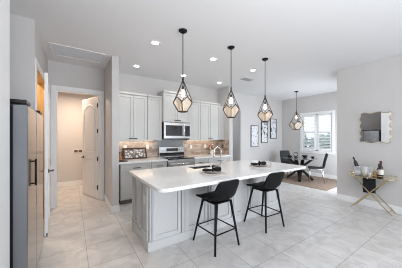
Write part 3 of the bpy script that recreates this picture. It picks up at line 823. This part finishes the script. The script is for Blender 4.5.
for k in range(7):
    y = -0.055+k*0.018
    MB().box(-0.155, 0.155, y-0.003, y+0.003, -0.009, -0.004).build('slat', m_grille, t)
t = thing('return_air_grille', 'large pale return air grille in the hallway ceiling', 'vent', (0.10, 4.30, H), 0.0)
MB().box(-0.40, 0.40, -0.25, 0.25, -0.004, -0.001).build('backing', m_returngr, t)
b = MB().box(-0.43, 0.43, -0.28, -0.245, -0.012, -0.001).box(-0.43, 0.43, 0.245, 0.28, -0.012, -0.001).box(-0.43, -0.395, -0.245, 0.245, -0.012, -0.001).box(0.395, 0.43, -0.245, 0.245, -0.012, -0.001)
b.build('frame', m_ceil, t)
b = MB()
for k in range(24):
    y = -0.235+k*0.0204
    b.poly([(-0.395, y, -0.010), (0.395, y, -0.010), (0.395, y+0.014, -0.005), (-0.395, y+0.014, -0.005)])
b.build('louvers', m_returngr, t)

# ------------------------------------------------------------------ things on the kitchen counters
t = thing('framed_tray', 'dark wooden frame with grey mosaic panes leaning on the backsplash', 'frame', (1.285, 4.83, 0.9205), 0)
fw, fh = 0.285, 0.27
def lean(x, y, z): return (x, y+z*0.36, z)
def lbox(x0, x1, y0, y1, za_, zb_, nm, m, par):
    b = MB(); v = []
    for z in (za_, zb_):
        for (x, y) in ((x0, y0), (x1, y0), (x1, y1), (x0, y1)): v.append(b.bm.verts.new(lean(x, y, z)))
    for f in ((0,3,2,1),(4,5,6,7),(0,1,5,4),(1,2,6,5),(2,3,7,6),(3,0,4,7)): b.bm.faces.new([v[i] for i in f])
    return b.build(nm, m, par, bevel=0.002)
lbox(-fw, fw, -0.02, 0.01, 0, 0.035, 'frame_rail', m_darkwood, t); lbox(-fw, fw, -0.02, 0.01, fh-0.035, fh, 'frame_rail', m_darkwood, t)
lbox(-fw, -fw+0.035, -0.02, 0.01, 0.035, fh-0.035, 'frame_stile', m_darkwood, t); lbox(fw-0.035, fw, -0.02, 0.01, 0.035, fh-0.035, 'frame_stile', m_darkwood, t)
def tile_mat():
    m = bpy.data.materials.new('grey_patterned_panel'); m.use_nodes = True
    q = m.node_tree; bb = q.nodes['Principled BSDF']; tc = q.nodes.new('ShaderNodeTexCoord')
    v = q.nodes.new('ShaderNodeTexVoronoi'); v.inputs['Scale'].default_value = 17
    r = q.nodes.new('ShaderNodeValToRGB'); e = r.color_ramp.elements
    e[0].position = 0.25; e[0].color = (0.72, 0.70, 0.68, 1); e[1].position = 0.55; e[1].color = (0.16, 0.15, 0.15, 1)
    q.links.new(tc.outputs['Object'], v.inputs['Vector']); q.links.new(v.outputs[0], r.inputs[0]); q.links.new(r.outputs[0], bb.inputs['Base Color'])
    return m
lbox(-fw+0.035, fw-0.035, -0.008, 0.004, 0.035, fh-0.035, 'patterned_panel', tile_mat(), t)
# small wooden boards / bowl at the far left of the counter
tag(MB().box(-0.11, 0.11, -0.08, 0.08, 0, 0.022).build('cutting_board', m_darkwood, bevel=0.004, loc=(0.90, 4.50, 0.9205)), 'small dark wooden board lying at the left counter end', 'board')
t = thing('decorative_bottle', 'small brown glass bottle beside the leaning dark frame', 'bottle', (0.90, 4.72, 0.9205))
MB().lathe([(0.035, 0), (0.042, 0.01), (0.042, 0.09), (0.02, 0.125), (0.013, 0.15), (0.013, 0.18), (0, 0.18)], n=20).build('bottle_body', m_whisky, t, smooth=True)
MB().lathe([(0.016, 0.178), (0.016, 0.20), (0, 0.20)], n=14).build('stopper', m_darkwood, t, smooth=False)

# vase of copper-orange flowers
t = thing('vase_of_flowers', 'clear vase of orange and cream flowers on the right counter', 'vase', (3.60, 4.78, 0.9205))
MB().lathe([(0.05, 0), (0.065, 0.02), (0.07, 0.08), (0.05, 0.13), (0.052, 0.15), (0.046, 0.15), (0.044, 0.13), (0.062, 0.08), (0.055, 0.02), (0, 0.012)], n=24, close=False).build('vase_body', m_white, t, smooth=True)
rr = random.Random(9)
for k in range(16):
    a = rr.uniform(0, 2*PI); ra = rr.uniform(0.02, 0.12); z = rr.uniform(0.16, 0.36)
    if z > 0.3: ra *= 0.5
    x, y = ra*math.cos(a), ra*math.sin(a)
    MB().tube([(x*0.15, y*0.15, 0.10), (x*0.6, y*0.6, z*0.7), (x, y, z)], 0.0025, 5).build('stem', m_leaf, t)
    bm = bmesh.new(); bmesh.ops.create_icosphere(bm, subdivisions=2, radius=0.03)
    for v in bm.verts: v.co = v.co*(1+0.25*math.sin(v.co.x*260)*math.sin(v.co.y*240))+Vector((x, y, z))
    q = MB(); q.bm.free(); q.bm = bm
    q.build('flower', m_orange if k % 4 else m_label, t, smooth=True)
for k in range(7):
    a = k*0.9; c = Vector((0.09*math.cos(a), 0.07*math.sin(a), 0.22+0.05*math.sin(k*2)))
    u = Vector((math.cos(a), math.sin(a), 0.5)).normalized()*0.05; v = Vector((-math.sin(a), math.cos(a), 0.2))*0.02
    MB().poly([c-u, c+v, c+u, c-v]).build('leaf', m_leaf, t, solid=0.001)

# ------------------------------------------------------------------ wall art
arts = [(5.74, 1.49, 'lowest black-framed abstract print, nearest the hall opening'),
        (6.32, 1.64, 'middle black-framed abstract print of the stepped row of three'),
        (6.88, 1.80, 'highest black-framed abstract print, nearest the window corner')]
for i, (x, z, lb) in enumerate(arts):
    t = thing('framed_print', lb, 'wall art', (x, YW, z), 0, 'stepped abstract prints on the gallery wall')
    hw, hh = 0.20, 0.405
    b = MB().box(-hw, hw, -0.03, -0.001, -hh, -hh+0.018).box(-hw, hw, -0.03, -0.001, hh-0.018, hh).box(-hw, -hw+0.018, -0.03, -0.001, -hh+0.018, hh-0.018).box(hw-0.018, hw, -0.03, -0.001, -hh+0.018, hh-0.018)
    b.build('frame', m_blackmetal, t, bevel=0.002)
    MB().box(-hw+0.018, hw-0.018, -0.018, -0.001, -hh+0.018, hh-0.018).build('print', art_mat('abstract_print_%d' % i, i+1), t)

# wavy mirror on the right wall
t = thing('wall_mirror', 'wavy gold-edged wall mirror above the bar cart', 'mirror', (XR, 1.32, 1.655))
def wavy(off, n=30):
    hw, hh, am = 0.232+off, 0.300+off, 0.015
    pts = []
    cyc_w, cyc_h = 2, 4
    for k in range(n): u = k/n; pts.append((-hw+2*hw*u, -hh-am*math.sin(2*PI*cyc_w*u)))
    for k in range(n): u = k/n; pts.append((hw+am*math.sin(2*PI*cyc_h*u), -hh+2*hh*u))
    for k in range(n): u = k/n; pts.append((hw-2*hw*u, hh+am*math.sin(2*PI*cyc_w*u)))
    for k in range(n): u = k/n; pts.append((-hw-am*math.sin(2*PI*cyc_h*u), hh-2*hh*u))
    return pts
o = wavy(0.0); P3 = [(-0.014, p[0], p[1]) for p in o]
MB().tube(P3+[P3[0]], 0.0075, 8, cap=False).build('gold_frame', m_gold, t, smooth=True)
MB().prism(wavy(-0.004), lambda a, c: (-0.006, a, c), (0.005, 0, 0)).build('mirror_glass', m_mirror, t, loc=(-0.0125, 0, 0)).rotation_euler = (0, 0, math.radians(2.2))

# ------------------------------------------------------------------ bar cart (folding tray table)
t = thing('bar_cart', 'gold folding tray table with crossed legs against the wall', 'bar cart', (4.985, 1.325, 0))
zt = 0.655
def tray_outline(off):
    a, c = 0.36+off, 0.145+off
    pts = []
    for k in range(48):
        an = 2*PI*k/48
        n_ = 5.0
        x = c*math.copysign(abs(math.cos(an))**(2/n_), math.cos(an)); y = a*math.copysign(abs(math.sin(an))**(2/3.2), math.sin(an))
        pts.append((x, y))
    return pts
MB().prism(tray_outline(0), lambda a, c: (a, c, zt), (0, 0, 0.008)).build('tray_mirror', m_mirror, t)
rim = tray_outline(0.002)
for z, r in ((zt+0.004, 0.007), (zt+0.058, 0.005)):
    P3 = [(p[0], p[1], z) for p in rim]
    MB().tube(P3+[P3[0]], r, 8, cap=False).build('rail', m_gold, t, smooth=True)
for k in range(0, 48, 4):
    p = rim[k]; MB().tube([(p[0], p[1], zt), (p[0], p[1], zt+0.058)], 0.0035, 6).build('rail_post', m_gold, t, smooth=True)
for sx_ in (-0.135, 0.135):
    dx = 0.018 if sx_ < 0 else -0.018
    MB().bar((sx_, 0.30, 0.009), (sx_, -0.25, zt-0.004), 0.012, 0.018).build('leg', m_gold, t)
    MB().bar((sx_+dx, -0.325, 0.009), (sx_+dx, 0.27, zt-0.004), 0.012, 0.018).build('leg', m_gold, t)
for (y, z, xx) in ((0.27, 0.04, 0.135), (-0.278, 0.06, 0.117), (0.235, zt-0.045, 0.117), (-0.235, zt-0.045, 0.135)):
    MB().tube([(-xx, y, z), (xx, y, z)], 0.006, 8).build('cross_bar', m_gold, t, smooth=True)
MB().tube([(-0.135, 0.04, zt-0.02), (0.135, 0.04, zt-0.02)], 0.006, 8).build('towel_bar', m_gold, t, smooth=True)
# towel hanging below the tray
bm = bmesh.new(); rows = []
for i in range(17):
    s_ = i/16
    if s_ < 0.47: yy, zz = -0.010, -0.30*(1-s_/0.47)
    elif s_ > 0.53: yy, zz = 0.010, -0.24*((s_-0.53)/0.47)
    else: a = PI*(s_-0.47)/0.06; yy, zz = -0.010*math.cos(a), 0.010*math.sin(a)
    rows.append([bm.verts.new((-0.10+0.20*k/10, yy+0.003*math.sin(k*1.7)*(-zz/0.3), zz)) for k in range(11)])
for a, c in zip(rows, rows[1:]):
    for k in range(10): bm.faces.new((a[k], a[k+1], c[k+1], c[k]))
q = MB(); q.bm.free(); q.bm = bm
o = q.build('towel', m_blackcloth, None, smooth=True, solid=0.004, loc=(4.985, 1.365, zt-0.020))
o.rotation_euler = (0, 0, math.radians(-58))
tag(o, 'black towel hanging under the gold tray table', 'towel')

zs = zt+0.0085
def bottle(x, y, r, h, m, label, neckm=None, lab=True, z=None):
    t = thing('bottle', label, 'bottle', (x, y, zs if z is None else z), 0, 'bottles on the bar cart')
    MB().lathe([(r*0.9, 0), (r, 0.008), (r, h*0.58), (r*0.75, h*0.68), (r*0.38, h*0.76), (r*0.34, h*0.96), (r*0.42, h*0.965), (r*0.42, h), (0, h)], n=20).build('bottle_body', m, t, smooth=True)
    if neckm: MB().lathe([(r*0.43, h*0.80), (r*0.45, h*0.81), (r*0.47, h*1.002), (0, h*1.003)], n=16).build('neck_foil', neckm, t, smooth=False)
    if lab: MB().lathe([(r*1.015, h*0.22), (r*1.015, h*0.52)], n=24, close=False).build('label', m_label, t, smooth=True)
    return t
bottle(4.93, 1.175, 0.040, 0.335, m_wine, 'tall dark red wine bottle with cream label on the tray table', m_foil)
bottle(5.03, 1.225, 0.032, 0.27, m_greengl, 'smaller dark green bottle behind the red wine bottle', m_blackpl, True)
bottle(4.95, 1.265, 0.030, 0.155, m_whisky, 'short bottle of amber liquor beside the glasses', m_gold, False)
# glass ice bucket with champagne bottle
t = thing('ice_bucket', 'glass ice bucket at the left end of the tray table', 'ice bucket', (4.985, 1.555, zs))
MB().lathe([(0, 0), (0.062, 0), (0.070, 0.01), (0.082, 0.19), (0.079, 0.19), (0.067, 0.014), (0, 0.012)], n=28, close=False).build('bucket_body', m_clear, t, smooth=True)
MB().lathe([(0.084, 0.182), (0.084, 0.192), (0.078, 0.192), (0.078, 0.182)], n=28, close=False).build('rim', m_chrome, t)
MB().lathe([(0.064, 0.016), (0.070, 0.09), (0, 0.095)], n=20).build('ice', m_white, t)
t = bottle(4.99, 1.53, 0.034, 0.30, m_wine, 'dark bottle tilted in the glass ice bucket', m_blackpl, False, z=zs+0.09)
t.rotation_euler = (math.radians(-20), math.radians(0), 0)
# glasses and pitcher
def tumbler(x, y, r, h, label, liq):
    t = thing('drinking_glass', label, 'glass', (x, y, zs), 0, 'glassware on the bar cart')
    MB().lathe([(0, 0), (r*0.86, 0), (r*0.9, 0.004), (r, h), (r*0.95, h), (r*0.85, 0.012), (0, 0.011)], n=24, close=False).build('glass_body', m_clear, t, smooth=True)
    if liq: MB().lathe([(r*0.82, 0.013), (r*0.86, h*liq), (0, h*liq)], n=20).build('drink', m_liquid, t)
tumbler(4.94, 1.415, 0.055, 0.20, 'large glass pitcher beside the ice bucket', 0.35)
tumbler(5.04, 1.345, 0.052, 0.19, 'second tall glass vessel nearer the bottles', 0.4)
tumbler(4.90, 1.335, 0.032, 0.09, 'short clear tumbler at the front of the tray', 0.3)
tumbler(5.06, 1.455, 0.034, 0.10, 'short clear tumbler at the back of the tray', 0)

# ------------------------------------------------------------------ dining set
tag(MB().box(-0.80, 1.0, -1.0, 0.92, 0, 0.010).build('area_rug', m_rug, bevel=0.003, loc=(6.47, 3.50, 0.0)), 'brown woven jute rug under the dining table', 'rug').rotation_euler = (0, 0, math.radians(2.5))
TX, TY = 6.42, 3.60
t = thing('dining_table', 'round glass dining table on a crossed black base', 'dining table', (TX, TY, 0.011))
MB().lathe([(0.525, 0.73), (0.53, 0.735), (0.525, 0.742), (0, 0.742)], n=56).build('table_top', mat('smoked_glass', (0.45, 0.46, 0.48), 0.04, trans=0.55, ior=1.45), t, smooth=False)
for k in range(4):
    a = 2*PI*k/4+0.35; c_, s_ = math.cos(a), math.sin(a); off = 0.05
    cr = Vector((-s_*off, c_*off, 0))
    MB().bar(Vector((c_*0.39, s_*0.39, 0.035))+cr, Vector((-c_*0.38, -s_*0.38, 0.725))+cr, 0.10, 0.07).build('leg', m_woodblack, t, bevel=0.006)
MB().lathe([(0.06, 0.35), (0.07, 0.37), (0.06, 0.40), (0, 0.40)], n=20).build('hub', m_woodblack, t)

def dchair(x, y, fx, fy, label):
    rz = math.atan2(fy, fx)-PI/2
    t = thing('dining_chair', label, 'dining chair', (x, y, 0.011), rz, 'dining chairs')
    prof = [(0.22, 0.445), (0.20, 0.462), (0.0, 0.455), (-0.15, 0.455), (-0.20, 0.48), (-0.225, 0.56), (-0.25, 0.70), (-0.29, 0.86), (-0.31, 0.93)]
    wd = [0.20, 0.215, 0.22, 0.22, 0.215, 0.21, 0.215, 0.21, 0.195]
    for nm, i0_, i1_ in (('seat', 0, 5), ('backrest', 4, 9)):
        bm = bmesh.new(); rows = []
        for (yy, zz), w_ in list(zip(prof, wd))[i0_:i1_]:
            rows.append([bm.verts.new((w_*(-1+k/4), yy, zz)) for k in range(9)])
        for a, c in zip(rows, rows[1:]):
            for k in range(8): bm.faces.new((a[k], a[k+1], c[k+1], c[k]))
        q = MB(); q.bm.free(); q.bm = bm
        q.build(nm, m_greyfab, t, smooth=True, solid=0.034, sub=1)
    for sx_ in (-1, 1):
        MB().tube([(sx_*0.18, 0.17, 0.44), (sx_*0.195, 0.20, 0.0)], 0.010, 8).build('leg', m_chrome, t, smooth=True)
        MB().tube([(sx_*0.18, -0.17, 0.44), (sx_*0.195, -0.22, 0.0)], 0.010, 8).build('leg', m_chrome, t, smooth=True)
        MB().tube([(sx_*0.18, 0.17, 0.435), (sx_*0.18, -0.17, 0.435)], 0.009, 8).build('side_rail', m_chrome, t, smooth=True)
    return t
dchair(6.72, 4.17, -0.42, -0.90, 'dark grey dining chair behind the glass table, facing the camera')
dchair(6.55, 3.14, -0.50, 0.85, 'dark grey dining chair with chrome legs under the window')
# decor on the dining table
zt2 = 0.011+0.743
t = thing('ring_ornament', 'black ring-shaped ornament standing on the dining table', 'ornament', (6.43, 3.74, zt2), math.radians(-34))
MB().tube([(0.07*math.cos(2*PI*k/32), 0, 0.105+0.07*math.sin(2*PI*k/32)) for k in range(33)], 0.011, 8, cap=False).build('ring', m_blackmetal, t, smooth=True)
MB().box(-0.05, 0.05, -0.03, 0.03, 0, 0.026).build('foot', m_blackmetal, t, bevel=0.003)
def bowl(x, y, s_, lb):
    tag(MB().lathe([(0.03*s_, 0), (0.06*s_, 0.015*s_), (0.085*s_, 0.07*s_), (0.08*s_, 0.07*s_), (0.055*s_, 0.02*s_), (0, 0.012*s_)], n=24, close=False).build('bowl', m_blackmetal, loc=(x, y, zt2), smooth=True), lb, 'bowl', 'black bowls on the dining table')
bowl(6.60, 3.52, 1.1, 'larger black bowl on the dining table toward the window')
bowl(6.72, 3.32, 0.7, 'small black bowl at the right edge of the dining table')
bowl(6.22, 3.83, 0.95, 'black bowl at the far left edge of the dining table')

# laundry wall box
t = thing('laundry_outlet_box', 'dark recessed washer hookup box on the laundry wall', 'utility box', (0.14, 7.0, 1.03))
MB().box(-0.12, 0.12, -0.012, -0.001, -0.055, 0.055).build('box_frame', m_plastic, t, bevel=0.002)
for x in (-0.055, 0.055): MB().box(x-0.045, x+0.045, -0.016, -0.012, -0.04, 0.04).build('box_opening', mat('box_brown', (0.12, 0.08, 0.06), 0.5), t)
